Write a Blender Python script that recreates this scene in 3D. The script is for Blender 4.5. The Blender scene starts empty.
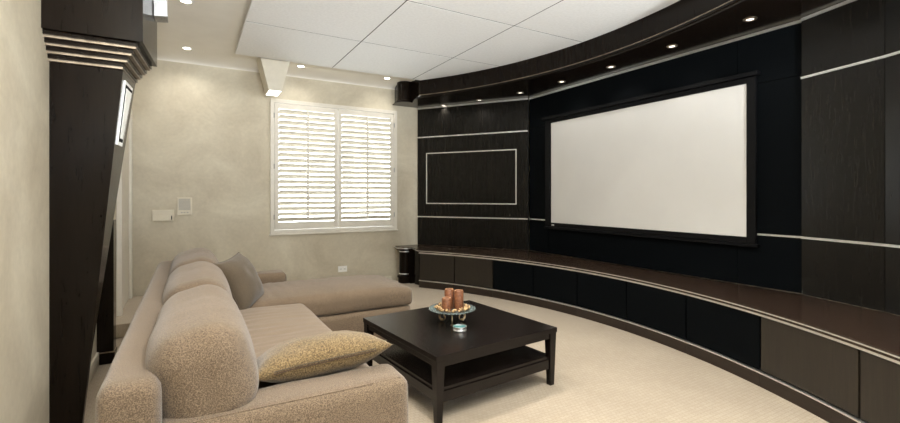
import bpy, bmesh, math, random
from math import sin, cos, pi, radians
from mathutils import Vector, Matrix, noise
from mathutils.geometry import tessellate_polygon
random.seed(7)
UP = 370
TILT = 33
SC = bpy.context.scene
COL = SC.collection

# ------------------------------------------------------------------ materials
def new_mat(name):
    m = bpy.data.materials.new(name); m.use_nodes = True
    nt = m.node_tree; b = nt.nodes['Principled BSDF']
    return m, nt, b
def setp(b, **k):
    names = {'rough': 'Roughness', 'metal': 'Metallic', 'spec': 'Specular IOR Level', 'coat': 'Coat Weight',
             'coatr': 'Coat Roughness', 'sheen': 'Sheen Weight', 'sheenr': 'Sheen Roughness', 'trans': 'Transmission Weight'}
    for a, v in k.items(): b.inputs[names[a]].default_value = v
def coords(nt, scale=(1, 1, 1)):
    t = nt.nodes.new('ShaderNodeTexCoord'); mp = nt.nodes.new('ShaderNodeMapping')
    nt.links.new(t.outputs['Object'], mp.inputs['Vector']); mp.inputs['Scale'].default_value = scale
    return mp.outputs['Vector']
def noise_ramp(nt, vec, scale, detail, stops, rough=.55, dist=0):
    n = nt.nodes.new('ShaderNodeTexNoise'); n.inputs['Scale'].default_value = scale
    n.inputs['Detail'].default_value = detail; n.inputs['Roughness'].default_value = rough
    n.inputs['Distortion'].default_value = dist
    nt.links.new(vec, n.inputs['Vector'])
    r = nt.nodes.new('ShaderNodeValToRGB'); nt.links.new(n.outputs['Fac'], r.inputs['Fac'])
    e = r.color_ramp.elements
    e[0].position, e[0].color = stops[0][0], (*stops[0][1], 1)
    e[1].position, e[1].color = stops[-1][0], (*stops[-1][1], 1)
    for p, c in stops[1:-1]:
        q = e.new(p); q.color = (*c, 1)
    return n.outputs['Fac'], r.outputs['Color']
def bump(nt, b, h, strength, dist):
    bp = nt.nodes.new('ShaderNodeBump'); bp.inputs['Strength'].default_value = strength
    bp.inputs['Distance'].default_value = dist
    nt.links.new(h, bp.inputs['Height']); nt.links.new(bp.outputs['Normal'], b.inputs['Normal'])
def mix(nt, a, b_, fac, mode='MIX'):
    m = nt.nodes.new('ShaderNodeMix'); m.data_type = 'RGBA'; m.blend_type = mode
    if isinstance(fac, float): m.inputs[0].default_value = fac
    else: nt.links.new(fac, m.inputs[0])
    for s, i in ((a, 6), (b_, 7)):
        if isinstance(s, tuple): m.inputs[i].default_value = (*s, 1)
        else: nt.links.new(s, m.inputs[i])
    return m.outputs[2]
def noisy(name, c1, c2, scale, rough=.6, detail=4, bs=0, bd=.002, stretch=(1, 1, 1), p=(.35, .65), **k):
    m, nt, b = new_mat(name); v = coords(nt, stretch)
    f, c = noise_ramp(nt, v, scale, detail, [(p[0], c1), (p[1], c2)])
    nt.links.new(c, b.inputs['Base Color']); setp(b, rough=rough, **k)
    if bs: bump(nt, b, f, bs, bd)
    return m
def plain(name, c, rough=.5, **k):
    m, nt, b = new_mat(name); v = coords(nt)
    f, col = noise_ramp(nt, v, 12, 2, [(.3, tuple(x * .96 for x in c)), (.7, tuple(min(1, x * 1.03) for x in c))])
    nt.links.new(col, b.inputs['Base Color']); setp(b, rough=rough, **k)
    return m
def glow(name, c, s):
    m, nt, b = new_mat(name); b.inputs['Base Color'].default_value = (*c, 1)
    b.inputs['Emission Color'].default_value = (*c, 1); b.inputs['Emission Strength'].default_value = s
    return m

def plaster(name, c1, c2, c3):
    m, nt, b = new_mat(name); v = coords(nt)
    f, c = noise_ramp(nt, v, 1.3, 9, [(.3, c1), (.5, c2), (.72, c3)], .62, .8)
    f2, cc = noise_ramp(nt, v, 26, 5, [(.3, (.92, .92, .92)), (.7, (1, 1, 1))])
    nt.links.new(mix(nt, c, cc, 1.0, 'MULTIPLY'), b.inputs['Base Color'])
    setp(b, rough=.62); bump(nt, b, f, .25, .01)
    return m
M = {}
M['wall'] = plaster('beige_plaster', (.46, .40, .295), (.56, .50, .38), (.655, .60, .47))
M['ceil'] = noisy('ceiling_paint', (.80, .765, .69), (.84, .805, .73), 3, .7)
M['tile'] = noisy('ceiling_panel_fabric', (.80, .80, .785), (.88, .88, .87), 38, .8, 6, .3, .003, p=(.25, .7))
M['trim'] = plain('cream_paint', (.64, .59, .48), .4)
M['shutter'] = plain('shutter_paint', (.68, .635, .545), .4)

def carpet():
    m, nt, b = new_mat('carpet_weave'); v = coords(nt)
    f, c = noise_ramp(nt, v, 1.7, 3, [(.3, (.42, .345, .255)), (.7, (.48, .40, .30))])
    f2, c2 = noise_ramp(nt, v, 160, 3, [(.3, (.78, .77, .75)), (.7, (1, 1, 1))])
    br = nt.nodes.new('ShaderNodeTexBrick'); nt.links.new(v, br.inputs['Vector'])
    br.inputs['Scale'].default_value = 17
    br.inputs['Color1'].default_value = (1, 1, 1, 1); br.inputs['Color2'].default_value = (.93, .92, .90, 1)
    br.inputs['Mortar'].default_value = (.80, .78, .74, 1); br.inputs['Mortar Size'].default_value = .05
    br.inputs['Mortar Smooth'].default_value = .6; br.inputs['Brick Width'].default_value = .55
    br.inputs['Row Height'].default_value = .5
    x = mix(nt, c, c2, 1.0, 'MULTIPLY'); x = mix(nt, x, br.outputs['Color'], 1.0, 'MULTIPLY')
    nt.links.new(x, b.inputs['Base Color']); setp(b, rough=.95, sheen=.2)
    bump(nt, b, br.outputs['Color'], .5, .006)
    return m
M['carpet'] = carpet()

def wood(name, c1, c2, rough, coat=0., sc=(14, 14, .9), bs=.15, spec=.5):
    m, nt, b = new_mat(name); v = coords(nt, sc)
    f, c = noise_ramp(nt, v, 3.2, 8, [(.3, c1), (.7, c2)], .65, 1.2)
    nt.links.new(c, b.inputs['Base Color']); setp(b, rough=rough, coat=coat, coatr=.12, spec=spec)
    bump(nt, b, f, bs, .002)
    return m
M['wood'] = wood('espresso_wood', (.004, .0036, .003), (.012, .0105, .0085), .27, spec=.27)
M['woodw'] = wood('espresso_wood_across', (.010, .006, .004), (.024, .014, .009), .30, sc=(3, 3, 30))
M['worktop'] = wood('worktop_wood', (.020, .012, .008), (.048, .029, .019), .24, sc=(9, 1.1, 9))
M['door'] = wood('cabinet_door_wood', (.011, .0085, .006), (.024, .0185, .0125), .34)
M['lacquer'] = wood('lacquered_dark_wood', (.0045, .0028, .0018), (.010, .0065, .0042), .16, 0., spec=.14)
M['table'] = wood('dark_table_wood', (.005, .0035, .003), (.011, .0075, .006), .25, 0, sc=(3, 16, 16), spec=.26)
M['cloth'] = noisy('black_speaker_cloth', (.0012, .0018, .0023), (.0026, .0036, .0045), 90, .7, 4, .1, .001, spec=.05)
M['blackm'] = plain('black_frame', (.003, .003, .0035), .5, spec=.15)
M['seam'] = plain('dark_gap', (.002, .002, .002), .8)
M['metal'] = noisy('brushed_nickel', (.82, .82, .81), (.95, .95, .94), 60, .42, 3, stretch=(1, 1, 12), metal=1)
M['alum'] = noisy('dull_aluminium', (.30, .31, .32), (.48, .49, .50), 60, .4, 3, stretch=(1, 1, 12), metal=1)
M['bronze'] = noisy('bronze_and_glint', (.26, .21, .155), (.40, .33, .25), 20, .38, 3, metal=1)
M['screen'] = noisy('projection_screen', (.63, .615, .585), (.65, .635, .605), 2, .85)
M['white'] = plain('white_plastic', (.80, .79, .75), .35)
M['cream'] = plain('cream_plastic', (.66, .60, .47), .4)
M['grey'] = plain('grey_slot', (.32, .31, .28), .5)
M['lamp'] = glow('lit_lamp_lens', (1, .93, .82), 14)
M['lampdim'] = glow('dim_lamp_lens', (1, .90, .78), 2.2)
M['hoodlamp'] = glow('lit_frosted_lens', (1, .98, .95), 3.0)

def fabric(name, c1, c2, c3, scale=230, streak=(1, 1, 1), bs=.35, mottle=(.9, 1.0), sheen=.25):
    m, nt, b = new_mat(name); v = coords(nt, streak)
    f, c = noise_ramp(nt, v, scale, 3, [(.3, c1), (.5, c2), (.7, c3)])
    f2, c2_ = noise_ramp(nt, coords(nt), 3.5, 4, [(.3, (mottle[0],) * 3), (.7, (mottle[1],) * 3)])
    nt.links.new(mix(nt, c, c2_, 1.0, 'MULTIPLY'), b.inputs['Base Color'])
    setp(b, rough=.9, sheen=sheen, spec=.2); bump(nt, b, f, bs, .003)
    return m
M['sofa'] = fabric('tan_chenille', (.06, .040, .026), (.160, .114, .074), (.28, .208, .138), 250, bs=.7)
M['sofab'] = fabric('tan_seat_cotton', (.15, .107, .068), (.205, .149, .098), (.26, .193, .132), 300)
M['taupe'] = fabric('taupe_fabric', (.06, .044, .028), (.10, .076, .05), (.14, .108, .073), 260)
M['gold'] = fabric('gold_chenille', (.05, .032, .015), (.165, .112, .052), (.30, .215, .11), 190, (1, .45, 1), .6)
M['piping'] = plain('dark_piping', (.07, .04, .025), .8)
M['candle'] = noisy('brown_wax', (.12, .04, .016), (.26, .10, .042), 60, .5, 5, .2, .002)
M['candletop'] = plain('pale_wax_rim', (.50, .26, .13), .5)
M['wick'] = plain('wick', (.02, .015, .01), .9)
M['potp'] = noisy('potpourri', (.11, .055, .02), (.55, .36, .17), 45, .7, 2, p=(.4, .6))
M['brass'] = noisy('scroll_brass', (.45, .33, .20), (.62, .48, .32), 20, .28, 2, metal=1)
M['teal'] = plain('teal_wax', (.06, .20, .20), .35)

def glass(name, tint, rough, mixf, frost=0):
    m = bpy.data.materials.new(name); m.use_nodes = True; nt = m.node_tree
    nt.nodes.remove(nt.nodes['Principled BSDF']); out = nt.nodes['Material Output']
    t = nt.nodes.new('ShaderNodeBsdfTransparent'); t.inputs[0].default_value = (*tint, 1)
    g = nt.nodes.new('ShaderNodeBsdfGlossy'); g.inputs['Roughness'].default_value = rough
    fr = nt.nodes.new('ShaderNodeFresnel'); fr.inputs['IOR'].default_value = mixf
    mx = nt.nodes.new('ShaderNodeMixShader')
    nt.links.new(fr.outputs[0], mx.inputs[0]); nt.links.new(t.outputs[0], mx.inputs[1]); nt.links.new(g.outputs[0], mx.inputs[2])
    last = mx.outputs[0]
    if frost:
        df = nt.nodes.new('ShaderNodeBsdfTranslucent'); df.inputs[0].default_value = (.75, .82, .80, 1)
        d2 = nt.nodes.new('ShaderNodeBsdfDiffuse'); d2.inputs[0].default_value = (.70, .78, .76, 1)
        m1 = nt.nodes.new('ShaderNodeMixShader'); m1.inputs[0].default_value = .6
        nt.links.new(df.outputs[0], m1.inputs[1]); nt.links.new(d2.outputs[0], m1.inputs[2])
        m2 = nt.nodes.new('ShaderNodeMixShader'); m2.inputs[0].default_value = frost
        nt.links.new(last, m2.inputs[1]); nt.links.new(m1.outputs[0], m2.inputs[2]); last = m2.outputs[0]
    nt.links.new(last, out.inputs['Surface'])
    return m
M['pane'] = glass('window_glass', (.97, .98, .97), .02, 1.45)
M['plate'] = glass('plate_glass', (.66, .78, .74), .06, 1.9, .14)

# ------------------------------------------------------------------ mesh helpers
def obj(name, bm, mats, parent=None, smooth=False, angle=None):
    bmesh.ops.recalc_face_normals(bm, faces=bm.faces[:])
    me = bpy.data.meshes.new(name); bm.to_mesh(me); bm.free()
    o = bpy.data.objects.new(name, me); COL.objects.link(o)
    for m in (mats if isinstance(mats, (list, tuple)) else [mats]): me.materials.append(m)
    if smooth:
        for p in me.polygons: p.use_smooth = True
    if angle:
        for p in me.polygons: p.use_smooth = True
        me.set_sharp_from_angle(angle=radians(angle))
    if parent: o.parent = parent
    return o
def empty(name, loc, rz=0):
    o = bpy.data.objects.new(name, None); COL.objects.link(o)
    o.location = loc; o.rotation_euler = (0, 0, rz); o.empty_display_size = .1
    return o
def tag(o, label, cat, group=None):
    o['label'] = label; o['category'] = cat
    if group: o['group'] = group
    return o
def structure(o): o['kind'] = 'structure'; return o
def box(bm, x0, x1, y0, y1, z0, z1, bev=0, mi=0):
    vs = [bm.verts.new((x, y, z)) for x in (x0, x1) for y in (y0, y1) for z in (z0, z1)]
    idx = [(0, 1, 3, 2), (4, 6, 7, 5), (0, 4, 5, 1), (2, 3, 7, 6), (0, 2, 6, 4), (1, 5, 7, 3)]
    fs = [bm.faces.new([vs[i] for i in f]) for f in idx]
    for f in fs: f.material_index = mi
    if bev:
        es = list({e for f in fs for e in f.edges})
        bmesh.ops.bevel(bm, geom=es, offset=bev, segments=2, affect='EDGES', profile=.6)
    return vs
def hexa(bm, b4, t4, mi=0):
    """solid from four bottom and four top points"""
    vb = [bm.verts.new(p) for p in b4]; vt = [bm.verts.new(p) for p in t4]
    fs = [bm.faces.new(vb[::-1]), bm.faces.new(vt)]
    for i in range(4): fs.append(bm.faces.new((vb[i], vb[(i + 1) % 4], vt[(i + 1) % 4], vt[i])))
    for f in fs: f.material_index = mi
    return fs
def prism(bm, pts, z0, z1, mi=0):
    vb = [bm.verts.new((x, y, z0)) for x, y in pts]; vt = [bm.verts.new((x, y, z1)) for x, y in pts]
    n = len(pts); fs = []
    for i in range(n): fs.append(bm.faces.new((vb[i], vb[(i + 1) % n], vt[(i + 1) % n], vt[i])))
    for a, b, c in tessellate_polygon([[Vector((x, y, 0)) for x, y in pts]]):
        fs.append(bm.faces.new((vb[c], vb[b], vb[a]))); fs.append(bm.faces.new((vt[a], vt[b], vt[c])))
    for f in fs: f.material_index = mi
def sweep(bm, path, prof, mi=0, closed=True):
    """path: list of (x,y, nx,ny) with n the normal towards the room; prof: list of (offset along n, z)"""
    rings = []
    for x, y, nx, ny in path: rings.append([bm.verts.new((x + nx * o, y + ny * o, z)) for o, z in prof])
    n = len(prof)
    for a, b in zip(rings, rings[1:]):
        for i in range(n if closed else n - 1):
            f = bm.faces.new((a[i], a[(i + 1) % n], b[(i + 1) % n], b[i])); f.material_index = mi
    if closed: bm.faces.new(rings[0][::-1]).material_index = mi; bm.faces.new(rings[-1]).material_index = mi
def lathe(bm, prof, c=(0, 0, 0), seg=32, mi=0, a0=0., a1=2 * pi):
    full = abs(a1 - a0 - 2 * pi) < 1e-6; k = seg if full else seg + 1
    rings = []
    for r, z in prof:
        if r < 1e-6: rings.append([bm.verts.new((c[0], c[1], c[2] + z))]); continue
        rings.append([bm.verts.new((c[0] + r * cos(a0 + (a1 - a0) * i / seg), c[1] + r * sin(a0 + (a1 - a0) * i / seg), c[2] + z)) for i in range(k)])
    for a, b in zip(rings, rings[1:]):
        for i in range(seg):
            j = (i + 1) % k
            if len(a) == 1 and len(b) == 1: continue
            q = [a[0], b[j], b[i]] if len(a) == 1 else [a[i], a[j], b[0]] if len(b) == 1 else [a[i], a[j], b[j], b[i]]
            bm.faces.new(q).material_index = mi
def tube(bm, pts, r, seg=8, mi=0):
    rings = []; n = len(pts); pts = [Vector(p) for p in pts]
    for i, p in enumerate(pts):
        t = (pts[min(i + 1, n - 1)] - pts[max(i - 1, 0)]).normalized()
        u = t.orthogonal().normalized() if i == 0 else (u - t * u.dot(t)).normalized()
        w = t.cross(u); rr = r[i] if isinstance(r, (list, tuple)) else r
        rings.append([bm.verts.new(p + (u * cos(2 * pi * k / seg) + w * sin(2 * pi * k / seg)) * rr) for k in range(seg)])
    for a, b in zip(rings, rings[1:]):
        for k in range(seg): bm.faces.new((a[k], a[(k + 1) % seg], b[(k + 1) % seg], b[k])).material_index = mi
    bm.faces.new(rings[0][::-1]).material_index = mi; bm.faces.new(rings[-1]).material_index = mi
def soft_box(sx, sy, sz, r, n=(16, 30, 12), fn=None, seed=0, amp=.006, freq=3.):
    """rounded upholstered block centred on the origin, fn reshapes each point"""
    bm = bmesh.new(); h = (sx / 2, sy / 2, sz / 2); cache = {}
    def vert(i, j, k):
        key = (i, j, k)
        if key in cache: return cache[key]
        p = Vector(((i / n[0] * 2 - 1) * h[0], (j / n[1] * 2 - 1) * h[1], (k / n[2] * 2 - 1) * h[2]))
        rr = [min(r, q) for q in h]
        inner = Vector([max(-(h[a] - rr[a]), min(h[a] - rr[a], p[a])) for a in range(3)])
        d = p - inner
        if d.length > 1e-9:
            # map the cube corner onto a rounded corner
            q = Vector([d[a] / rr[a] for a in range(3)]); m = max(abs(c) for c in q)
            q = q.normalized() * m
            p = inner + Vector([q[a] * rr[a] for a in range(3)])
        if fn: p = Vector(fn(p, h))
        s = noise.noise(Vector((p.x * freq + seed * 7.1, p.y * freq, p.z * freq)))
        s2 = noise.noise(Vector((p.x * freq * 3 + seed, p.y * freq * 3, p.z * freq * 3)))
        p = p + p.normalized() * (s * amp + s2 * amp * .4)
        cache[key] = bm.verts.new(p); return cache[key]
    N = n
    for a, b, c in ((0, 1, 2), (1, 2, 0), (2, 0, 1)):
        for side in (0, N[c]):
            for i in range(N[a]):
                for j in range(N[b]):
                    q = []
                    for di, dj in ((0, 0), (1, 0), (1, 1), (0, 1)):
                        k = [0, 0, 0]; k[a] = i + di; k[b] = j + dj; k[c] = side
                        q.append(vert(*k))
                    bm.faces.new(q)
    return bm
def place(bm, loc, rot=(0, 0, 0)):
    m = Matrix.Translation(loc) @ Matrix.Rotation(rot[2], 4, 'Z') @ Matrix.Rotation(rot[1], 4, 'Y') @ Matrix.Rotation(rot[0], 4, 'X')
    bmesh.ops.transform(bm, matrix=m, verts=bm.verts[:]); return bm
def copy_tree(o, parent=None):
    c = o.copy(); COL.objects.link(c); c.parent = parent
    for ch in list(o.children): copy_tree(ch, c)
    return c

# ------------------------------------------------------------------ dimensions (metres; camera stands at 0,0)
XL, YB, XR, YF = -.66, 6.84, 4.62, -2.6
ZC, ZT = 3.19, 3.13
RX, RY, R = -1.04, 3.35, 4.90         # centre and radius of the curved cabinetry front
WX0, WX1, WZ0, WZ1 = .985, 2.926, .838, 2.768   # window

# ------------------------------------------------------------------ room shell
bm = bmesh.new(); box(bm, XL - .1, XR, YF, YB, -.1, 0); structure(obj('floor', bm, M['carpet']))
bm = bmesh.new(); box(bm, XL - .15, XR + .15, YF - .15, YB + .15, ZC, ZC + .1)
nseg = 8                                                # coved junctions along the back and left walls
prof = [(.34 - .34 * sin(i / nseg * pi / 2), ZC - .0005 - .07 * (1 - cos(i / nseg * pi / 2))) for i in range(nseg + 1)]
for i in range(nseg):
    (a, za), (b, zb) = prof[i], prof[i + 1]
    hexa(bm, [(XL, YB - a, za), (XR, YB - a, za), (XR, YB - b, zb), (XL, YB - b, zb)],
         [(XL, YB - a, ZC), (XR, YB - a, ZC), (XR, YB - b, ZC), (XL, YB - b, ZC)])
o = structure(obj('ceiling', bm, M['ceil']))
bm = bmesh.new()                                        # back wall with the window opening
for x0, x1, z0, z1 in ((XL - .15, WX0 + .05, 0, ZC), (WX1 - .05, XR + .15, 0, ZC), (WX0 + .05, WX1 - .05, 0, WZ0 + .05), (WX0 + .05, WX1 - .05, WZ1 - .05, ZC)):
    box(bm, x0, x1, YB, YB + .15, z0, z1)
structure(obj('wall_back', bm, M['wall']))
bm = bmesh.new(); box(bm, XL - .15, XL, YF, YB, 0, ZC); structure(obj('wall_left', bm, M['wall']))
bm = bmesh.new(); box(bm, XR, XR + .15, YF, YB, 0, ZC); structure(obj('wall_right', bm, M['wall']))
bm = bmesh.new()                                        # wall behind the camera; wide glazed opening added to let in fill light
GX0, GX1, GZ = .9, 2.9, 2.3
for x0, x1, z0, z1 in ((XL - .15, GX0, 0, ZC), (GX1, XR + .15, 0, ZC), (GX0, GX1, GZ, ZC)):
    box(bm, x0, x1, YF - .15, YF, z0, z1)
structure(obj('wall_front', bm, M['wall']))
bm = bmesh.new()
for x in (GX0, (GX0 + GX1) / 2 - .03, GX1 - .06): box(bm, x, x + .06, YF - .1, YF - .03, 0, GZ)
for z in (0, GZ - .06): box(bm, GX0, GX1, YF - .1, YF - .03, z, z + .06)
w2 = structure(empty('fill_opening', (0, 0, 0)))
obj('window_frame', bm, M['trim'], w2)
bm = bmesh.new(); box(bm, GX0 + .06, GX1 - .06, YF - .07, YF - .06, .06, GZ - .06); obj('pane', bm, M['pane'], w2)
bm = bmesh.new(); box(bm, XL, 2.84, YB - .018, YB, 0, .075, .004); structure(obj('baseboard_back', bm, M['trim']))
bm = bmesh.new(); box(bm, XL, XL + .018, 3.9, 4.6, 0, .11, .004); structure(obj('baseboard_left', bm, M['trim']))

# carpeted step and the door on the left wall
bm = bmesh.new(); box(bm, XL + .001, -.33, 5.38, YB - .02, 0, .135, .012)
o = obj('carpeted_step', bm, M['carpet']); structure(o)
d1 = structure(empty('door_1', (XL, 6.3, .135)))
bm = bmesh.new()
box(bm, 0, .045, -.55, -.46, 0, 2.2, .004); box(bm, 0, .045, .36, .45, 0, 2.2, .004); box(bm, 0, .045, -.55, .45, 2.2, 2.3, .004)
obj('door_frame', bm, M['shutter'], d1)
bm = bmesh.new(); box(bm, 0, .02, -.455, .355, .01, 2.195)
for z0, z1 in ((.2, .95), (1.1, 2.05)): box(bm, .02, .028, -.33, .23, z0, z1, .004)
obj('door_leaf', bm, M['shutter'], d1)

# dropped ceiling panels, the right hand ones cut along the curve of the soffit
RF = 4.915
def arc_x(y, r=RF): return RX + math.sqrt(max(0, r * r - (y - RY) ** 2))
xs = [.475, 1.68, 2.885, 3.95]; ys = [6.13, 4.92, 3.68, 2.44, 1.2, -.04, -1.28]
colw = ['by the left edge', 'second in from the left edge', 'trimmed along the curved dark fascia']
roww = ['in the row by the shuttered window', 'in the second row from the shuttered window', 'in the third row from the shuttered window',
        'in the fourth row from the shuttered window', 'in the fifth row from the window, out overhead', 'in the row overhead nearest the viewer']
for j in range(6):
    for i in range(3):
        x0, x1 = xs[i] + .006, xs[i + 1] - .006; y1, y0 = ys[j] - .006, ys[j + 1] + .006
        pts = []
        N = 16
        for k in range(N + 1):
            y = y0 + (y1 - y0) * k / N; X = min(x1, arc_x(y))
            if X > x0 + .01: pts.append((X, y))
        if len(pts) < 2: continue
        poly = [(x0, pts[0][1])] + pts + [(x0, pts[-1][1])]
        bm = bmesh.new(); prism(bm, poly, ZT, ZT + .035)
        o = obj('ceiling_panel', bm, M['tile'])
        tag(o, 'pale grey fabric ceiling panel ' + colw[i] + ', ' + roww[j], 'ceiling panel', 'square panels of the dropped ceiling')
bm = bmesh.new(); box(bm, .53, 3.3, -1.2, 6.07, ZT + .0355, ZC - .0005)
structure(obj('gap_shade_backing', bm, M['seam']))  # near-black block whose colour imitates the shadow above the panels
bm = bmesh.new()                                        # dark strips standing in for the shade in the panel gaps
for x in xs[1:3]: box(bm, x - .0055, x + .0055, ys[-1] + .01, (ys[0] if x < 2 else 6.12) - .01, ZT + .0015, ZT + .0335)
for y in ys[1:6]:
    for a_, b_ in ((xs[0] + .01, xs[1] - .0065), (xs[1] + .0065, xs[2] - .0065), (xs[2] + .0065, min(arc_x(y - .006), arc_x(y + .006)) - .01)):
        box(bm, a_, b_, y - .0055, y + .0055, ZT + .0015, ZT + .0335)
structure(obj('seam_shade_strips', bm, M['seam']))

# ------------------------------------------------------------------ window with plantation shutters
w1 = structure(empty('window_1', (0, YB, 0)))
bm = bmesh.new()
fw = .055
for x0, x1, z0, z1 in ((WX0, WX0 + fw, WZ0, WZ1), (WX1 - fw, WX1, WZ0, WZ1), (WX0 + fw, WX1 - fw, WZ0, WZ0 + fw), (WX0 + fw, WX1 - fw, WZ1 - fw, WZ1)):
    box(bm, x0, x1, -.045, .13, z0, z1, .004)
box(bm, WX0 - .015, WX1 + .015, -.055, -.0, WZ0 - .02, WZ0, .004)
obj('window_frame', bm, M['shutter'], w1)
bm = bmesh.new(); box(bm, WX0 + fw, WX1 - fw, .11, .116, WZ0 + fw, WZ1 - fw); obj('pane', bm, M['pane'], w1)
mid = (WX0 + WX1) / 2
for s in (0, 1):
    x0 = WX0 + fw + .004 if s == 0 else mid + .003; x1 = mid - .003 if s == 0 else WX1 - fw - .004
    z0, z1 = WZ0 + fw + .004, WZ1 - fw - .004; st = .055
    bm = bmesh.new()
    box(bm, x0, x0 + st, -.04, -.008, z0, z1, .003); box(bm, x1 - st, x1, -.04, -.008, z0, z1, .003)
    box(bm, x0 + st, x1 - st, -.04, -.008, z0, z0 + .105, .003); box(bm, x0 + st, x1 - st, -.04, -.008, z1 - .075, z1, .003)
    sp = obj('shutter_panel', bm, M['shutter'], w1)
    bm = bmesh.new(); n = 21; lz0, lz1 = z0 + .105, z1 - .075; pitch = (lz1 - lz0) / n
    for k in range(n):
        zc = lz0 + pitch * (k + .5); a = radians(42); hw = .043; c = -.024
        # flattened elliptical blade
        pr = [(hw * cos(t) * cos(a) - .0045 * sin(t) * sin(a), hw * cos(t) * sin(a) + .0045 * sin(t) * cos(a)) for t in [2 * pi * q / 10 for q in range(10)]]
        A = [bm.verts.new((x0 + st + .002, c + p, zc - q)) for p, q in pr]; B = [bm.verts.new((x1 - st - .002, c + p, zc - q)) for p, q in pr]
        for q in range(10): bm.faces.new((A[q], A[(q + 1) % 10], B[(q + 1) % 10], B[q]))
        bm.faces.new(A); bm.faces.new(B[::-1])
    obj('louvers', bm, M['shutter'], sp)
    bm = bmesh.new(); xc = (x0 + x1) / 2; box(bm, xc - .015, xc + .015, -.084, -.069, lz0 + .03, lz1 - .01, .003)
    obj('tilt_rod', bm, M['shutter'], sp)
    for hz in (.10, .5, .90):
        bm = bmesh.new(); hx = WX0 + fw - .004 if s == 0 else WX1 - fw + .004; zz = z0 + (z1 - z0) * hz
        lathe(bm, [(0, -.035), (.007, -.035), (.007, .035), (0, .035)], (hx, -.048, zz), 10)
        obj('hinge', bm, M['grey'], w1)

# ------------------------------------------------------------------ curved cabinetry
def arc_path(t0, t1, r=R, n=None):
    n = n or max(2, int(abs(t1 - t0) / 1.2)); out = []
    for i in range(n + 1):
        t = radians(t0 + (t1 - t0) * i / n)
        out.append((RX + r * cos(t), RY + r * sin(t), -cos(t), -sin(t)))
    return out
CX, CY = 2.975, 6.60
def end_path(cr):
    """path that leaves the arc at 34.5 degrees, dips in and runs round the end column to the back wall"""
    out = [(3.02, 6.26, -.95, -.3), (3.045, 6.38, -.95, -.3)]
    for a in (-62, -80, -100, -120, -140, -160, -180, -200, -220):
        out.append((CX + cr * cos(radians(a)), CY + cr * sin(radians(a)), cos(radians(a)), sin(radians(a))))
    out.append((CX - cr * .62, YB - .012, -1, 0))
    return out
BACK = [(3.30, 6.828), (4.385, 5.275), (4.385, 1.78), (4.215, 1.20), (3.55, .05)]
A0, A1 = -40, 34.5
def plate(z0, z1, off, cr):
    path = arc_path(A0, A1) + end_path(cr)
    return [(x + nx * off if i < len(path) - 1 else x, y + ny * off if i < len(path) - 1 else y) for i, (x, y, nx, ny) in enumerate(path)] + BACK
# worktop
bm = bmesh.new(); prism(bm, plate(0, 0, .022, .115), .532, .565)
wt = tag(obj('worktop', bm, M['worktop'], angle=30), 'long curved brown wooden worktop running along the low black cabinets', 'worktop')
pth = arc_path(A0, A1) + end_path(.115)
bm = bmesh.new(); sweep(bm, pth, [(.026, .548), (.0225, .548), (.0225, .556), (.026, .556)]); obj('metal_or_glint_line', bm, M['metal'], wt)['label'] = 'thin bright metal line along the worktop edge'
bm = bmesh.new(); sweep(bm, arc_path(A0, A1), [(.012, .513), (-.015, .513), (-.015, .531), (.012, .531)]); obj('metal_or_glint_line', bm, M['metal'], wt)
# cabinets
cuts = [34.5, 27.4, 19.9, 12.3, 4.6, -3.2, -11.4, -19.7, -28.0, -36.0]
cabl = ['brown-black wooden low cabinet next to the slim end column by the window wall',
        'brown-black wooden low cabinet left of the first matte black cloth-faced one',
        'matte black low cabinet beneath the left edge of the projection screen',
        'matte black low cabinet second from left under the screen',
        'matte black low cabinet under the middle of the screen',
        'matte black low cabinet under the right half of the screen',
        'matte black low cabinet just left of the nearer brown wooden ones',
        'brown wooden low cabinet right of the last matte black one',
        'brown wooden low cabinet nearest the viewer, at the right edge of the photo']
for k in range(9):
    a, b = cuts[k], cuts[k + 1]; g = .05
    dark = 2 <= k <= 6; DEP = .40 if k else .2
    c = empty('low_cabinet', (*arc_path(a, b, R, 2)[1][:2], 0)); inv = Vector(c.location)
    tag(c, cabl[k], 'cabinet', 'low cabinets along the curved wall')
    def part(name, bm, m, deg=30):
        bmesh.ops.translate(bm, vec=-inv, verts=bm.verts[:]); return obj(name, bm, m, c, angle=deg)
    bm = bmesh.new(); sweep(bm, arc_path(a - g, b + g), [(-.026, .1), (-DEP, .1), (-DEP, .512), (-.026, .512)]); part('carcass', bm, M['seam'])
    bm = bmesh.new(); sweep(bm, arc_path(a - .09, b + .09), [(0, .122), (-.025, .122), (-.025, .505), (0, .505)])
    part('door', bm, M['cloth'] if dark else M['door'])
    bm = bmesh.new(); sweep(bm, arc_path(a - .015, b + .015), [(.004, 0), (-DEP + .02, 0), (-DEP + .02, .098), (.004, .098)]); part('plinth', bm, M['woodw'])
    bm = bmesh.new(); sweep(bm, arc_path(a - .015, b + .015), [(.014, .0985), (-.02, .0985), (-.02, .109), (.014, .109)]); part('metal_strip', bm, M['metal'])
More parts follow.
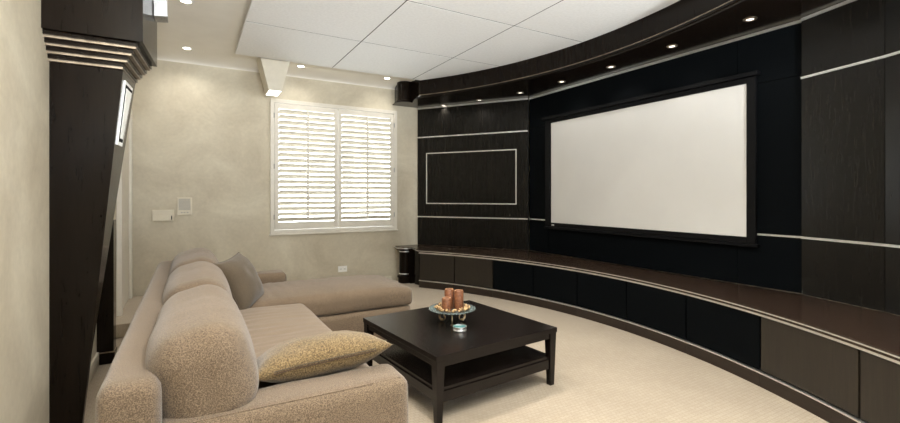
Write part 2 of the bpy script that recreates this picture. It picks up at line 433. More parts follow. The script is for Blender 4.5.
# end column of the cabinets
ec = tag(empty('end_column', (CX, CY, 0)), 'slim round black column ending the low cabinets by the window wall', 'column')
bm = bmesh.new(); lathe(bm, [(0, .07), (.085, .07), (.085, .53), (0, .53)], (0, 0, 0), 32)
box(bm, .03, .25, -.1, .2, .07, .53); obj('shaft', bm, M['lacquer'], ec, angle=35)
bm = bmesh.new(); lathe(bm, [(0, 0), (.105, 0), (.105, .08), (.12, .085), (.12, .11), (.088, .13), (0, .13)], (0, 0, 0), 32)
box(bm, .03, .24, -.15, .2, 0, .11); obj('base', bm, M['lacquer'], ec, angle=35)
for z in (.135, .49):
    bm = bmesh.new(); lathe(bm, [(.086, z), (.093, z + .004), (.093, z + .014), (.086, z + .018)], (0, 0, 0), 32); obj('metal_ring', bm, M['metal'], ec, smooth=True)
bm = bmesh.new(); hexa(bm, [(.07, -.215, 0), (.1, -.34, 0), (.25, -.34, 0), (.25, -.16, 0)], [(.07, -.215, .528), (.08, -.34, .528), (.25, -.34, .528), (.25, -.16, .528)]); obj('recessed_panel', bm, M['wood'], ec)

# wall panelling
def wall_pt(A, B, t, off=0.):
    dx, dy = B[0] - A[0], B[1] - A[1]; L = math.hypot(dx, dy)
    nx, ny = -dy / L, dx / L
    if nx * (RX - A[0]) + ny * (RY - A[1]) < 0: nx, ny = -nx, -ny
    return (A[0] + dx * t + nx * off, A[1] + dy * t + ny * off)
def slab(bm, A, B, t0, t1, z0, z1, o0, o1):
    p = [wall_pt(A, B, t0, o0), wall_pt(A, B, t1, o0), wall_pt(A, B, t1, o1), wall_pt(A, B, t0, o1)]
    hexa(bm, [(x, y, z0) for x, y in p], [(x, y, z1) for x, y in p])
ZA, ZB_, ZS, ZBN = 1.035, 2.36, 2.86, .566
def panelling(name, label, A, B, ts, mats, mid_ts=None, frame=None, t_start=0, t_end=1, strips=True, oo=.0):
    e = empty(name, (*wall_pt(A, B, .5), ZBN)); tag(e, label, 'wall panelling')
    inv = Vector(e.location)
    def part(nm, bm, m): bmesh.ops.translate(bm, vec=-inv, verts=bm.verts[:]); return obj(nm, bm, m, e)
    L = math.hypot(B[0] - A[0], B[1] - A[1]); g = .003 / L; gz = .003
    bm = bmesh.new(); slab(bm, A, B, t_start, t_end, ZBN, ZS - .002, -.03, -.019 + oo); part('backing', bm, M['seam'])
    for z0, z1, tt in ((ZBN, ZA - .011, ts), (ZA + .011, ZB_ - .011, mid_ts or ts), (ZB_ + .011, ZS - .03, ts)):
        for a, b in zip(tt, tt[1:]):
            bm = bmesh.new(); slab(bm, A, B, a + g, b - g, z0, z1, -.018, oo); part('panel', bm, mats)
    if strips:
        for z in (ZA, ZB_):
            bm = bmesh.new(); slab(bm, A, B, t_start, t_end, z - .009, z + .009, -.018, oo + .006); part('metal_strip', bm, M['metal'])
    bm = bmesh.new(); slab(bm, A, B, t_start, t_end, ZS - .028, ZS - .003, -.018, oo + .006); part('metal_strip', bm, M['metal'])
    return e, part
LA, LB = (3.31, 6.825), (4.40, 5.275)
e, part = panelling('wall_panelling', 'dark wooden panelled wall section with a thin silver rectangle, left of the screen', LA, LB,
                    [.0, .321, .656, 1.0], M['wood'], [0, .088, .321, .492, .656, .907, 1.0])
bm = bmesh.new()
f0, f1, g0, g1 = .088, .907, 1.25, 2.095
dl = .016 / 1.9
slab(bm, LA, LB, f0, f1, g0, g0 + .016, 0, .009); slab(bm, LA, LB, f0, f1, g1 - .016, g1, 0, .009)
slab(bm, LA, LB, f0, f0 + dl, g0 + .016, g1 - .016, 0, .009); slab(bm, LA, LB, f1 - dl, f1, g0 + .016, g1 - .016, 0, .009)
part('metal_frame', bm, M['metal'])['label'] = 'thin silver rectangular inlay'
# right wing: two planes, one seam
RA, RB, RC = (4.40, 1.78), (4.226, 1.21), (3.66, .02)
e, part = panelling('wall_panelling', 'tall dark wood panel with silver strips directly right of the screen bay', RA, RB, [0, 1.0], M['wood'])
e, part = panelling('wall_panelling', 'dark wood panelling with silver strips at the far right edge of the photo', RB, RC, [0, .5, 1.0], M['wood'])
# screen bay
e = empty('screen_bay_panelling', (4.45, 3.53, ZBN)); tag(e, 'recessed matte black panelled wall behind and around the projection screen', 'wall panelling')
inv = Vector(e.location)
def part(nm, bm, m): bmesh.ops.translate(bm, vec=-inv, verts=bm.verts[:]); return obj(nm, bm, m, e)
y0, y1, ya, yb = 1.785, 5.27, 2.299, 4.85; xf = 4.428
bm = bmesh.new(); box(bm, xf + .018, xf + .03, y0, y1, ZBN, ZS - .002); part('backing', bm, M['seam'])
for a, b in ((y0, ya), (ya, yb), (yb, y1)):
    for z0, z1 in ((ZBN, ZA - .009), (ZA + .009, ZB_ + .03), (ZB_ + .036, ZS - .03)):
        bm = bmesh.new(); box(bm, xf, xf + .017, a + .002, b - .002, z0, z1); part('panel', bm, M['cloth'])
for a, b in ((y0, 2.13), (4.91, y1)):
    bm = bmesh.new(); box(bm, xf - .006, xf + .017, a, b, ZA - .008, ZA + .008); part('metal_strip', bm, M['metal'])
bm = bmesh.new(); box(bm, xf - .008, xf + .017, y0, y1, ZS - .029, ZS - .003); part('metal_strip', bm, M['metal'])
# projection screen
ps = tag(empty('projection_screen', (4.40, 3.5, 1.7)), 'large white projection screen in a black frame on the dark wall', 'projection screen')
SY0, SY1, SZ0, SZ1 = 2.201 - 3.5, 4.777 - 3.5, 1.005 - 1.7, 2.408 - 1.7
OY0, OY1, OZ0, OZ1 = SY0 - .075, SY1 + .11, SZ0 - .055, SZ1 + .05
bm = bmesh.new()
box(bm, -.012, .026, OY0, SY0, OZ0, OZ1, .004); box(bm, -.012, .026, SY1, OY1, OZ0, OZ1, .004)
box(bm, -.012, .026, SY0, SY1, OZ0, SZ0, .004); box(bm, -.012, .026, SY0, SY1, SZ1, OZ1, .004)
obj('screen_frame', bm, M['blackm'], ps)
bm = bmesh.new(); box(bm, .0, .01, SY0 + .002, SY1 - .002, SZ0 + .002, SZ1 - .002); obj('screen_surface', bm, M['screen'], ps)
bm = bmesh.new()
for yy in (0, .028): box(bm, -.0145, -.0122, SY1 - .03 - yy - .018, SY1 - .03 - yy, SZ0 - .038, SZ0 - .022)
obj('maker_mark', bm, M['white'], ps)['label'] = 'two tiny white marks'
bm = bmesh.new(); box(bm, -.045, .02, OY0 - .03, OY1 + .03, OZ1 + .003, OZ1 + .04, .003); obj('top_cover', bm, M['blackm'], ps)
bm = bmesh.new(); box(bm, -.025, .02, OY0 - .02, OY1 + .01, OZ0 - .03, OZ0 - .003, .003); obj('bottom_ledge', bm, M['blackm'], ps)

# soffit with curved fascia
sf = tag(empty('soffit', (3.9, 3.35, ZS)), 'curved black soffit with deep wooden fascia sweeping above the screen wall', 'soffit')
inv = Vector(sf.location)
def part(nm, bm, m, deg=30): bmesh.ops.translate(bm, vec=-inv, verts=bm.verts[:]); return obj(nm, bm, m, sf, angle=deg)
BK2 = [(3.31, 6.828), (4.45, 5.30), (4.45, 1.78), (4.25, 1.20), (3.6, .05)]
CR2 = .125
pa = arc_path(A0, A1, RF + .005)
path = pa + end_path(CR2)
bm = bmesh.new(); prism(bm, [(x, y) for x, y, *_ in path] + BK2, ZS, ZS + .025); part('soffit_board', bm, M['lacquer'])
bm = bmesh.new(); sweep(bm, path, [(0, ZS + .025), (-.03, ZS + .025), (-.03, ZC - .001), (0, ZC - .001)]); part('fascia', bm, M['lacquer'], 25)
bm = bmesh.new(); sweep(bm, path, [(.0, ZS), (.035, ZS), (.042, ZS + .008), (.035, ZS + .018), (.018, ZS + .024), (.014, ZS + .040), (.001, ZS + .044), (.001, ZS)]); part('ledge_moulding', bm, M['lacquer'], 50)
bm = bmesh.new(); sweep(bm, pa, [(.013, ZS + .0445), (.001, ZS + .0445), (.001, ZS + .052), (.013, ZS + .052)]); part('metal_or_glint_line', bm, M['bronze'])  # bronze strip standing in for reflected lines along the ledge
# downlights in the soffit
def downlight(name, loc, label, group, r=.045, lens='lamp', ring='white', power=None, col=(1, .96, .90), ang=110):
    e = tag(empty(name, loc), label, 'downlight', group)
    bm = bmesh.new(); lathe(bm, [(r, -.001), (r + .002, -.008), (r + .018, -.007), (r + .022, -.001)], seg=28); obj('trim_ring', bm, M[ring], e, smooth=True)
    bm = bmesh.new(); lathe(bm, [(0, -.003), (r, -.003), (r, -.0005)], seg=28); obj('lens', bm, M[lens], e)
    if power:
        ld = bpy.data.lights.new('lamp_light', 'SPOT'); ld.energy = power; ld.color = col; ld.spot_size = radians(ang); ld.spot_blend = .8
        ld.shadow_soft_size = r; lo = bpy.data.objects.new('lamp_light', ld); COL.objects.link(lo); lo.parent = e; lo.location = (0, 0, -.02)
    return e
for k, ((x, y), w) in enumerate(zip([(3.565, 6.393), (3.861, 5.781), (4.09, 5.073), (4.16, 4.316), (4.17, 3.539), (4.117, 2.75), (4.054, 2.004)],
        ['nearest the window wall', 'second from the window wall', 'above the end of the left panelling', 'above the left part of the screen',
         'above the middle of the screen', 'above the right part of the screen', 'nearest the viewer, past the screen\'s right end'])):
    downlight('soffit_downlight', (x, y, ZS), 'small round downlight in the black soffit, ' + w, 'downlights in the black soffit', .03, 'lampdim', 'bronze', 6, ang=120)
for x, y, w, p, ss in ((-.034, 6.375, 'in the cream ceiling far left, close to the back wall', 18, 0), (-.034, 4.84, 'at the top left of the photo, over the sofa back', 18, 0),
                (1.335, 6.46, 'between the tapered lamp hood and the ceiling panels, above the window', 9, 0), (2.615, 6.46, 'above the right end of the window', 9, 0),
                (-.034, 3.3, 'added unseen above the near end of the sofa', 30, 1), (-.034, 1.7, 'added unseen beside the viewer by the left wall', 25, 1), (-.034, 0.1, 'added unseen behind the viewer by the left wall', 25, 1)):  # the last three are unseen, added for fill light
    z = ZC if y < 6.45 else ZC - .001
    downlight('ceiling_downlight', (x, y, z), 'round recessed downlight ' + w, 'recessed downlights round the ceiling edge', .042, 'lamp', 'white', p, ang=150)
# unseen downlights added in the panels above the frame and viewer for more light
for x, y, w in ((1.08, 3.06, 'over the coffee table, above the frame'), (2.28, 3.06, 'over the right side of the coffee table, above the frame'),
                (1.08, 1.0, 'to the left above the viewer'), (2.28, 1.0, 'to the right above the viewer')):
    downlight('fill_downlight', (x, y, ZT), 'unseen fill downlight added ' + w, 'unseen fill downlights added in the ceiling panels', .05, 'lamp', 'white', 95, ang=130)

# unseen uplights added beside and behind the viewer to brighten the ceiling
for x, y, wd in ((.1, -.7, 'behind the viewer on the sofa side'), (3.3, -.75, 'behind the viewer towards the cabinets'), (1.0, -1.6, 'behind the viewer by the added glazed opening')):
    e = tag(empty('fill_uplight', (x, y, 0)), 'unseen fill uplight added as a tall bronze floor lamp ' + wd, 'floor lamp', 'unseen added fill uplights')
    bm = bmesh.new(); lathe(bm, [(0, 0), (.14, 0), (.14, .012), (.03, .03), (0, .03)], seg=28); obj('base', bm, M['bronze'], e, angle=40)
    bm = bmesh.new(); tube(bm, [(0, 0, .03), (0, 0, 1.82)], .012, 12); obj('pole', bm, M['bronze'], e, angle=40)
    bm = bmesh.new(); lathe(bm, [(.0, 0), (.05, .01), (.13, .06), (.16, .11), (.155, .11), (.12, .07), (.05, .025), (0, .02)], seg=32); hd = obj('lamp_head', bm, M['bronze'], e, angle=40)
    hd.location = (0, 0, 1.815); hd.rotation_euler = (radians(-TILT), 0, 0)
    ld = bpy.data.lights.new('fill_light', 'SPOT'); ld.energy = UP; ld.color = (.92, .96, 1); ld.spot_size = radians(150); ld.spot_blend = .7; ld.shadow_soft_size = .12
    lo = bpy.data.objects.new('fill_light', ld); COL.objects.link(lo); lo.parent = hd; lo.location = (0, 0, .12); lo.rotation_euler = (pi, 0, 0)

# ------------------------------------------------------------------ left pilaster
pl = tag(empty('pilaster', (XL, 3.19, 0)), 'large glossy black tapering pilaster with stepped capital edged in painted glints on the left wall', 'pilaster')
def sh(bm): bmesh.ops.translate(bm, vec=(-XL, -3.19, 0), verts=bm.verts[:]); return bm
def Xb(z): return -.53 + (-.335 + .53) * z / 2.107
def Yb(z): return 3.22 + max(0, z - .5) * (3.56 - 3.22) / 1.607
def Xf(X, y, yf=3.19): return X + .07 * (y - yf)
bm = bmesh.new()
for z0, z1 in ((0, .5), (.5, 2.107)):
    hexa(bm, [(XL, 3.19, z0), (Xb(z0), 3.19, z0), (Xf(Xb(z0), Yb(z0)), Yb(z0), z0), (XL, Yb(z0), z0)], [(XL, 3.19, z1), (Xb(z1), 3.19, z1), (Xf(Xb(z1), Yb(z1)), Yb(z1), z1), (XL, Yb(z1), z1)])
bmesh.ops.remove_doubles(bm, verts=bm.verts[:], dist=1e-5)
obj('tapered_body', sh(bm), M['lacquer'], pl)
for k in range(4):
    z1 = 2.24 - k * .0333; z0 = z1 - .0333; X = -.256 - k * .0235; Y = 3.57; YF_ = 3.06 + k * .032
    def trap(bm, x, ya, yb, za, zb):
        q = [(XL, ya), (x, ya), (Xf(x, yb, ya), yb), (XL, yb)]
        hexa(bm, [(a, b, za) for a, b in q], [(a, b, zb) for a, b in q])
    bm = bmesh.new(); trap(bm, X, YF_, Y, z0 + .012, z1 - .0005); obj('moulding', sh(bm), M['lacquer'], pl)
    bm = bmesh.new(); trap(bm, X - .008, YF_ + .012, Y - .004, z0, z0 + .0115); obj('underside_glint', sh(bm), M['bronze'], pl)  # bronze layer imitating reflections on the stepped undersides
bm = bmesh.new(); trap(bm, -.229, 3.035, 3.575, 2.241, ZC - .002); obj('capital', sh(bm), M['lacquer'], pl)
def onside(y, z, o): return (Xf(Xb(z), y) + o, y, z)
def sidequad(bm, y0, y1, y2, y3, z0, z1, o0, o1):
    hexa(bm, [onside(y0, z0, o0), onside(y1, z0, o0), onside(y1, z0, o1), onside(y0, z0, o1)], [onside(y2, z1, o0), onside(y3, z1, o0), onside(y3, z1, o1), onside(y2, z1, o1)])
bm = bmesh.new(); sidequad(bm, 3.235, 3.36, 3.25, 3.47, 1.68, 2.06, .0005, .006); obj('grille_frame', sh(bm), M['metal'], pl)
bm = bmesh.new(); sidequad(bm, 3.25, 3.345, 3.265, 3.45, 1.70, 2.04, .0065, .008); obj('grille_panel', sh(bm), M['cloth'], pl)
bm = bmesh.new(); sidequad(bm, 3.265, 3.33, 3.28, 3.43, 1.72, 2.02, .0085, .010); obj('grille_face', sh(bm), M['metal'], pl)
bm = bmesh.new()
hexa(bm, [(-.198, 3.40, 2.52), (-.126, 3.40, 2.53), (-.126, 3.52, 2.53), (-.189, 3.52, 2.52)], [(-.198, 3.40, 3.0), (-.145, 3.40, 3.0), (-.145, 3.52, 3.0), (-.189, 3.52, 3.0)])
ws = obj('metal_bracket', bm, M['alum']); tag(ws, 'brushed silver angular bracket high beside the top of the black pilaster', 'bracket')
bm = bmesh.new(); box(bm, 0, .112, 0, .14, .10, 1.18, .002)
hp = tag(empty('wall_post', (XL + .0005, 4.61, 0)), 'short dark post against the left wall behind the black pilaster', 'post')
obj('shaft', bm, M['lacquer'], hp)
bm = bmesh.new(); box(bm, .0, .12, -.006, .15, 0, .09, .002); obj('base', bm, M['lacquer'], hp)
bm = bmesh.new(); box(bm, .0, .116, -.003, .145, .0905, .0995); obj('metal_strip', bm, M['bronze'], hp)

# tapered lamp hood hanging by the window
th = tag(empty('lamp_hood', (.95, 6.3, 3.2)), 'cream tapered lamp hood hanging from the ceiling above the window\'s left corner', 'lamp')
def off(bm): bmesh.ops.translate(bm, vec=(-.95, -6.3, -3.2), verts=bm.verts[:]); return bm
bm = bmesh.new(); hexa(bm, [(.875, 6.17, 2.745), (1.035, 6.17, 2.745), (1.035, 6.49, 2.745), (.875, 6.49, 2.745)], [(.765, 6.17, ZC - .001), (1.145, 6.17, ZC - .001), (1.145, 6.49, ZC - .001), (.765, 6.49, ZC - .001)])
obj('hood', off(bm), M['trim'], th)
bm = bmesh.new(); box(bm, .885, 1.025, 6.18, 6.48, 2.738, 2.7448); obj('lens', off(bm), M['hoodlamp'], th)
bm = bmesh.new()
def hx(z): return .875 - (z - 2.745) * .11 / .474
def q(y0, y1, z0, z1, o):
    hexa(bm, [(hx(z0) - o, y0, z0), (hx(z0) + .001, y0, z0), (hx(z0) + .001, y1, z0), (hx(z0) - o, y1, z0)], [(hx(z1) - o, y0, z1), (hx(z1) + .001, y0, z1), (hx(z1) + .001, y1, z1), (hx(z1) - o, y1, z1)])
q(6.24, 6.42, 2.83, 3.08, .004); obj('side_grille', off(bm), M['cream'], th)

# wall devices
it = tag(empty('intercom', (-.064, YB, 1.245)), 'square cream intercom with slatted speaker on the back wall', 'intercom')
bm = bmesh.new(); box(bm, -.085, .085, -.022, 0, -.115, .115, .006); obj('housing', bm, M['cream'], it)
bm = bmesh.new()
for k in range(11): box(bm, -.066, .066, -.026, -.0222, -.045 + k * .0135, -.039 + k * .0135)
obj('speaker_slats', bm, M['grey'], it)
for x in (-.03, .0, .035):
    bm = bmesh.new(); box(bm, x - .009, x + .009, -.027, -.0222, -.085, -.075, .001); obj('button', bm, M['grey'], it)
cp = tag(empty('control_panel', (-.30, YB, 1.13)), 'long low cream control panel left of the square intercom', 'control panel')
bm = bmesh.new(); box(bm, -.12, .12, -.022, 0, -.073, .073, .006); obj('housing', bm, M['cream'], cp)
bm = bmesh.new(); box(bm, -.11, .11, -.026, -.0222, .004, .066, .002); obj('upper_flap', bm, M['cream'], cp)
bm = bmesh.new(); box(bm, -.11, .08, -.026, -.0222, -.065, -.002, .002); obj('lower_flap', bm, M['cream'], cp)
bm = bmesh.new(); box(bm, .087, .097, -.026, -.0222, -.055, -.005); obj('switch', bm, M['seam'], cp)
ol = tag(empty('wall_outlet', (2.035, YB, .255)), 'white electrical outlet low on the back wall above the chaise', 'outlet')
bm = bmesh.new(); box(bm, -.07, .07, -.008, 0, -.045, .045, .003); obj('cover_plate', bm, M['white'], ol)
for x in (-.032, .032):
    bm = bmesh.new(); box(bm, x - .018, x + .018, -.0105, -.0082, -.022, .022, .002); s = obj('socket', bm, M['white'], ol)
    bm = bmesh.new(); box(bm, x - .010, x - .006, -.0112, -.0106, -.008, .010); box(bm, x + .006, x + .010, -.0112, -.0106, -.008, .010); obj('slots', bm, M['seam'], s)

# ------------------------------------------------------------------ sofa
so = tag(empty('sofa', (.3, 3.4, 0)), 'large tan fabric sectional sofa with chaise at its far end', 'sofa')
def P(bm): bmesh.ops.translate(bm, vec=(-.3, -3.4, 0), verts=bm.verts[:]); return bm
def softpart(name, x0, x1, y0, y1, z0, z1, r, mat, fn=None, seed=0, amp=.006, n=(16, 30, 12), rot=(0, 0, 0), freq=3.):
    bm = soft_box(x1 - x0, y1 - y0, z1 - z0, r, n, fn, seed, amp, freq)
    place(bm, ((x0 + x1) / 2, (y0 + y1) / 2, (z0 + z1) / 2), rot)
    return obj(name, P(bm), mat, so, smooth=True)
softpart('back_frame', -.265, -.085, 1.77, 5.03, .03, .768, .05, M['sofa'], seed=1, amp=.005, n=(12, 70, 22))
softpart('arm', -.11, .832, 1.765, 2.01, .03, .60, .055, M['sofa'], seed=2, amp=.006, n=(30, 12, 18))
softpart('arm', -.11, .86, 4.80, 5.035, .03, .605, .055, M['sofa'], seed=3, amp=.006, n=(30, 12, 18))
softpart('seat_base', -.08, .80, 1.98, 4.82, .03, .31, .02, M['sofa'], seed=4, amp=.002, n=(12, 30, 6))
softpart('chaise_base', .75, 1.845, 3.94, 4.79, .03, .325, .02, M['sofa'], seed=5, amp=.002, n=(14, 14, 6))
def wr(p, k, amp, ph): return amp * sin(p.y * k + ph + 2.2 * noise.noise(Vector((p.x * 2.5, p.y * 1.5, ph)))) 
def seatfn(p, h):
    q = p.copy(); e = (1 - (p.x / h[0]) ** 2) * (1 - (p.y / h[1]) ** 6)
    if p.z > 0:
        q.z += .03 * e + .004 * e * noise.noise(Vector((p.x * 3, p.y * 22, 1.7))) * 2
    return q
def chaisefn(p, h):
    q = p.copy(); e = (1 - (p.x / h[0]) ** 4) * (1 - (p.y / h[1]) ** 4)
    if p.z > 0:
        w = max(0, 1 - abs(p.x + h[0] * .55) / .4)
        q.z += .055 * e + .008 * w * e * sin(p.x * 70 + 3 * noise.noise(Vector((p.x * 4, p.y * 4, 0))))
    return q
softpart('seat_cushion', .08, .845, 2.02, 3.925, .30, .485, .06, M['sofab'], seatfn, 6, .007, (30, 90, 8))
softpart('chaise_cushion', .10, 1.875, 3.935, 4.80, .325, .495, .055, M['sofa'], chaisefn, 7, .006, (80, 36, 8))
def cushfn(p, h):
    q = p.copy(); t = p.y / h[1]; f = 1 - .15 * abs(t) ** 5
    q.x *= f; q.z = (p.z + h[2]) * (1 - .06 * abs(t) ** 5) - h[2]
    m = 1 - (p.z / h[2]) ** 2
    q.x *= 1 + .10 * m
    if p.x > 0: q.x += .02 * m * (1 - t * t)
    return q
for k, (ya, yb, z1) in enumerate(((1.815, 2.90, .90), (2.88, 3.90, .90), (3.88, 4.86, .90))):
    softpart('back_cushion', -.115, .205, ya, yb,   .50, z1, .115, M['sofa'], cushfn, 11 + k, .012, (22, 44, 24), (0, radians(-14), 0), 2.4)
for x, y in ((.75, 1.9), (-.15, 1.9), (-.15, 4.9), (1.75, 4.05), (1.75, 4.7), (.75, 4.9)):
    bm = bmesh.new(); lathe(bm, [(0, 0), (.022, 0), (.026, .045), (0, .045)], (x, y, 0), 14); obj('foot', P(bm), M['table'], so)
bm = bmesh.new(); tube(bm, [(x_, 1.797 + .003 * sin(x_ * 9), .594) for x_ in [-.02 + .81 * q_ / 24 for q_ in range(25)]], .003, 6); obj('seam_welt', P(bm), M['sofa'], so, smooth=True)
def pillow(name, w, l, t, mat, label, loc, rot, seed, zipper=False, cat='pillow'):
    e = tag(empty(name, loc), label, cat); n = 36; bm = bmesh.new(); top = {}; bot = {}
    for i in range(n + 1):
        for j in range(n + 1):
            u, v = i / n * 2 - 1, j / n * 2 - 1
            pin = .09
            x = w / 2 * u * (1 - pin * (1 - v * v) * abs(u)); y = l / 2 * v * (1 - pin * (1 - u * u) * abs(v))
            hgt = t / 2 * (max(0, 1 - abs(u) ** 2.6) * max(0, 1 - abs(v) ** 2.6)) ** .55
            wv = .010 * noise.noise(Vector((x * 9 + seed, y * 9, seed))) * (hgt / (t / 2) + .15)
            sg = .012 * noise.noise(Vector((x * 3, y * 3, seed + 5)))
            top[i, j] = bm.verts.new((x, y, hgt + wv + sg))
            bot[i, j] = top[i, j] if i in (0, n) or j in (0, n) else bm.verts.new((x, y, -hgt * .95 + wv * .6 + sg))
    for i in range(n):
        for j in range(n):
            bm.faces.new((top[i, j], top[i + 1, j], top[i + 1, j + 1], top[i, j + 1]))
            q = []
            for v_ in (bot[i, j], bot[i, j + 1], bot[i + 1, j + 1], bot[i + 1, j]):
                if v_ not in q: q.append(v_)
            try: bm.faces.new(q)
            except ValueError: pass
    e.rotation_euler = rot
    c = obj('cover', bm, mat, e, smooth=True)
    per = [(-1 + 2 * k / 30, -1) for k in range(30)] + [(1, -1 + 2 * k / 30) for k in range(30)] + [(1 - 2 * k / 30, 1) for k in range(30)] + [(-1, 1 - 2 * k / 30) for k in range(31)]
    if zipper: per = [(-.72 + 1.44 * k / 30, -1) for k in range(31)]
    pts = []
    for u, v in per:
        x = w / 2 * u * (1 - .09 * (1 - v * v) * abs(u)); y = l / 2 * v * (1 - .09 * (1 - u * u) * abs(v))
        s = 1.004; pts.append((x * s, y * s, .012 * noise.noise(Vector((x * 3, y * 3, seed + 5))) + .010 * noise.noise(Vector((x * 9 + seed, y * 9, seed))) * .15))
    if zipper:
        for dz in (-.0045, .0045):
            bm = bmesh.new(); tube(bm, [(a, b - .003, c_ + dz) for a, b, c_ in pts], .0022, 6); obj('zipper_tape', bm, M['piping'] if dz < 0 else M['taupe'], e)
    else:
        bm = bmesh.new(); tube(bm, pts, .0035, 6); obj('piping', bm, mat, e)
    return e
pillow('throw_pillow', .60, .50, .19, M['gold'], 'gold-brown chenille throw pillow with a zipper, propped on the near sofa arm', (.53, 2.18, .618), (radians(-12), radians(-5), radians(-3)), 3, True)
pillow('throw_pillow', .46, .46, .23, M['taupe'], 'taupe throw pillow leaning on the far sofa back cushion', (.36, 4.06, .672), (radians(8), radians(62), radians(-20)), 9)

# ------------------------------------------------------------------ coffee table
ct = empty('coffee_table', (1.752, 2.937, 0), radians(5)); tag(ct, 'square low coffee table in dark espresso wood with a lower shelf', 'table')
hs = .528
bm = bmesh.new(); box(bm, -hs, hs, -hs, hs, .385, .42, .003); obj('tabletop', bm, M['table'], ct)
for a, b, c, d in ((-hs + .02, hs - .02, -hs + .012, -hs + .034), (-hs + .02, hs - .02, hs - .034, hs - .012), (-hs + .012, -hs + .034, -hs + .05, hs - .05), (hs - .034, hs - .012, -hs + .05, hs - .05)):
    bm = bmesh.new(); box(bm, a, b, c, d, .345, .3848); obj('apron', bm, M['table'], ct)
bm = bmesh.new(); box(bm, -hs + .03, hs - .03, -hs + .03, hs - .03, .19, .213, .002); obj('shelf', bm, M['table'], ct)
for a, b, c, d in ((-hs + .03, hs - .03, -hs + .02, -hs + .04), (-hs + .03, hs - .03, hs - .04, hs - .02), (-hs + .02, -hs + .04, -hs + .05, hs - .05), (hs - .04, hs - .02, -hs + .05, hs - .05)):
    bm = bmesh.new(); box(bm, a, b, c, d, .125, .1898); obj('shelf_rail', bm, M['table'], ct)
for sx in (-1, 1):
    for sy in (-1, 1):
        bm = bmesh.new(); cx, cy = sx * (hs - .035), sy * (hs - .035)
        def sq(h, z, dx=0): return [(cx - h + sx * 0, cy - h, z), (cx + h, cy - h, z), (cx + h, cy + h, z), (cx - h, cy + h, z)]
        hexa(bm, sq(.020, 0), sq(.031, .3848)); bmesh.ops.bevel(bm, geom=bm.edges[:], offset=.002, segments=1, affect='EDGES')
        obj('leg', bm, M['table'], ct)

# glass stand with candles and potpourri, small tin
PX, PY = 1.716, 2.94
cs = tag(empty('cake_stand', (PX, PY, .421)), 'round glass dish on scrolled brass feet, centred on the coffee table', 'dish')
bm = bmesh.new(); lathe(bm, [(0, .094), (.11, .094), (.165, .103), (.178, .110), (.178, .114), (.163, .108), (.11, .100), (0, .100)], seg=48); obj('glass_plate', bm, M['plate'], cs, smooth=True)
for a in (-120, 0, 120):
    a = radians(a); u = Vector((cos(a), sin(a), 0)); pts = []
    pts.append(tuple(u * .02 + Vector((0, 0, .088)))); pts.append(tuple(u * .09 + Vector((0, 0, .088)))); pts.append(tuple(u * .11 + Vector((0, 0, .07))))
    for k in range(16):
        t = k / 15 * 2 * pi * 1.3; r_ = .030 - .012 * k / 15
        pts.append(tuple(u * (.115 - .028 + (r_) * cos(t)) + Vector((0, 0, .035 - r_ * sin(t)))))
    bm = bmesh.new(); tube(bm, pts, .0045, 8); lathe(bm, [(0, 0), (.010, .003), (.012, .010), (.008, .016), (0, .018)], tuple(u * .092), 12); obj('scroll_foot', bm, M['brass'], cs, smooth=True)
bm = bmesh.new(); lathe(bm, [(.10, .089), (.104, .086), (.108, .089), (.104, .0925), (.10, .089)], seg=32); obj('ring', bm, M['brass'], cs, smooth=True)
def candle(x, y, r, h, label):
    e = tag(empty('pillar_candle', (x, y, .5215)), label, 'candle', 'brown pillar candles on the glass dish')
    bm = bmesh.new(); lathe(bm, [(0, 0), (r - .002, 0), (r, .004), (r, h - .006), (r - .004, h), (r - .012, h - .001), (r - .016, h - .010), (0, h - .013)], seg=32)
    obj('wax', bm, M['candle'], e, angle=50)
    bm = bmesh.new(); lathe(bm, [(r - .0045, h + .0003), (r - .0115, h - .0002), (r - .0115, h + .0012), (r - .0045, h + .0014)], seg=32); obj('rim', bm, M['candletop'], e)
    bm = bmesh.new(); tube(bm, [(0, 0, h - .0145), (.001, 0, h - .006), (.003, 0, h + .001)], .0015, 6); obj('wick', bm, M['wick'], e)
candle(PX - .051, PY - .005, .036, .095, 'short brown pillar candle at the front left of the glass dish')
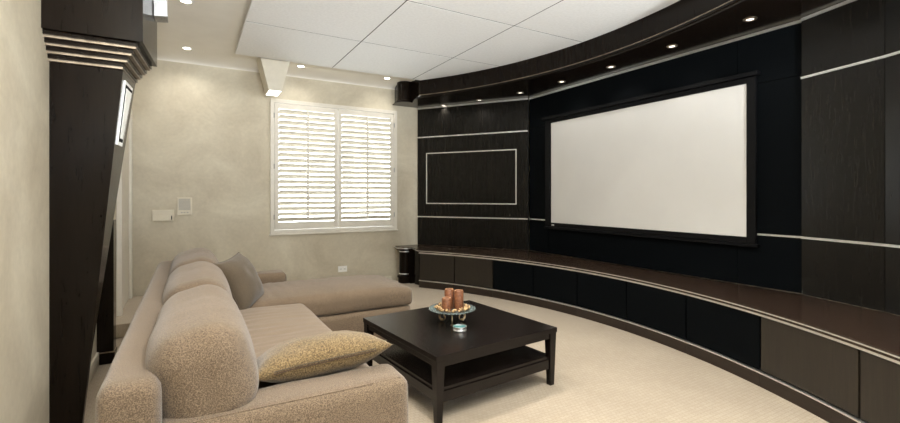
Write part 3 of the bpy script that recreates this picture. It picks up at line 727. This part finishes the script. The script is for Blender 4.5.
candle(PX + .042, PY - .027, .036, .145, 'tall brown pillar candle on the right of the glass dish')
candle(PX + .003, PY + .050, .036, .145, 'tall brown pillar candle at the rear left of the glass dish')
bm = bmesh.new(); rnd = random.Random(4)
for k in range(110):
    a = rnd.uniform(0, 2 * pi); rr = rnd.uniform(.088, .132); s = rnd.uniform(.006, .013)
    mtx = Matrix.Translation((PX + rr * cos(a), PY + rr * sin(a), .530 + s * .5 + (.006 if rr > .12 else .002))) @ Matrix.Rotation(rnd.uniform(0, 6), 4, (rnd.random(), rnd.random(), .5)) @ Matrix.Diagonal((1.5, 1, .7, 1))
    bmesh.ops.create_icosphere(bm, subdivisions=1, radius=s, matrix=mtx)
o = obj('potpourri', bm, M['potp'], smooth=True); tag(o, 'ring of dried brown potpourri around the candles on the glass dish', 'potpourri'); o['kind'] = 'stuff'
TX, TY = 1.665, 2.745
tn = tag(empty('candle_tin', (TX, TY, .4205)), 'small round silver tin with teal filling in front of the glass dish', 'tin')
bm = bmesh.new(); lathe(bm, [(0, 0), (.047, 0), (.049, .003), (.049, .010), (.047, .012), (.047, .024), (.050, .026), (.050, .032), (.046, .033), (.045, .022), (0, .022)], seg=36); obj('tin_body', bm, M['metal'], tn, angle=40)
bm = bmesh.new(); lathe(bm, [(0, .0265), (.044, .0265), (.0445, .0235)], seg=36); obj('filling', bm, M['teal'], tn)

# ------------------------------------------------------------------ light, sky, camera
w = bpy.data.worlds.new('outside'); SC.world = w; w.use_nodes = True
bg = w.node_tree.nodes['Background']; bg.inputs[0].default_value = (.93, .97, 1, 1); bg.inputs[1].default_value = 6.0

cam = bpy.data.cameras.new('camera'); co = bpy.data.objects.new('camera', cam); COL.objects.link(co)
co.location = (0, 0, 1.38); co.rotation_euler = (radians(90), 0, radians(-30))
cam.sensor_width = 36; cam.lens = 18.0; cam.shift_y = -15.5 / 900; cam.clip_start = .05
SC.camera = co
SC.view_settings.view_transform = 'Standard'; SC.view_settings.look = 'None'
SC.view_settings.gamma = 1; SC.view_settings.exposure = 0.45
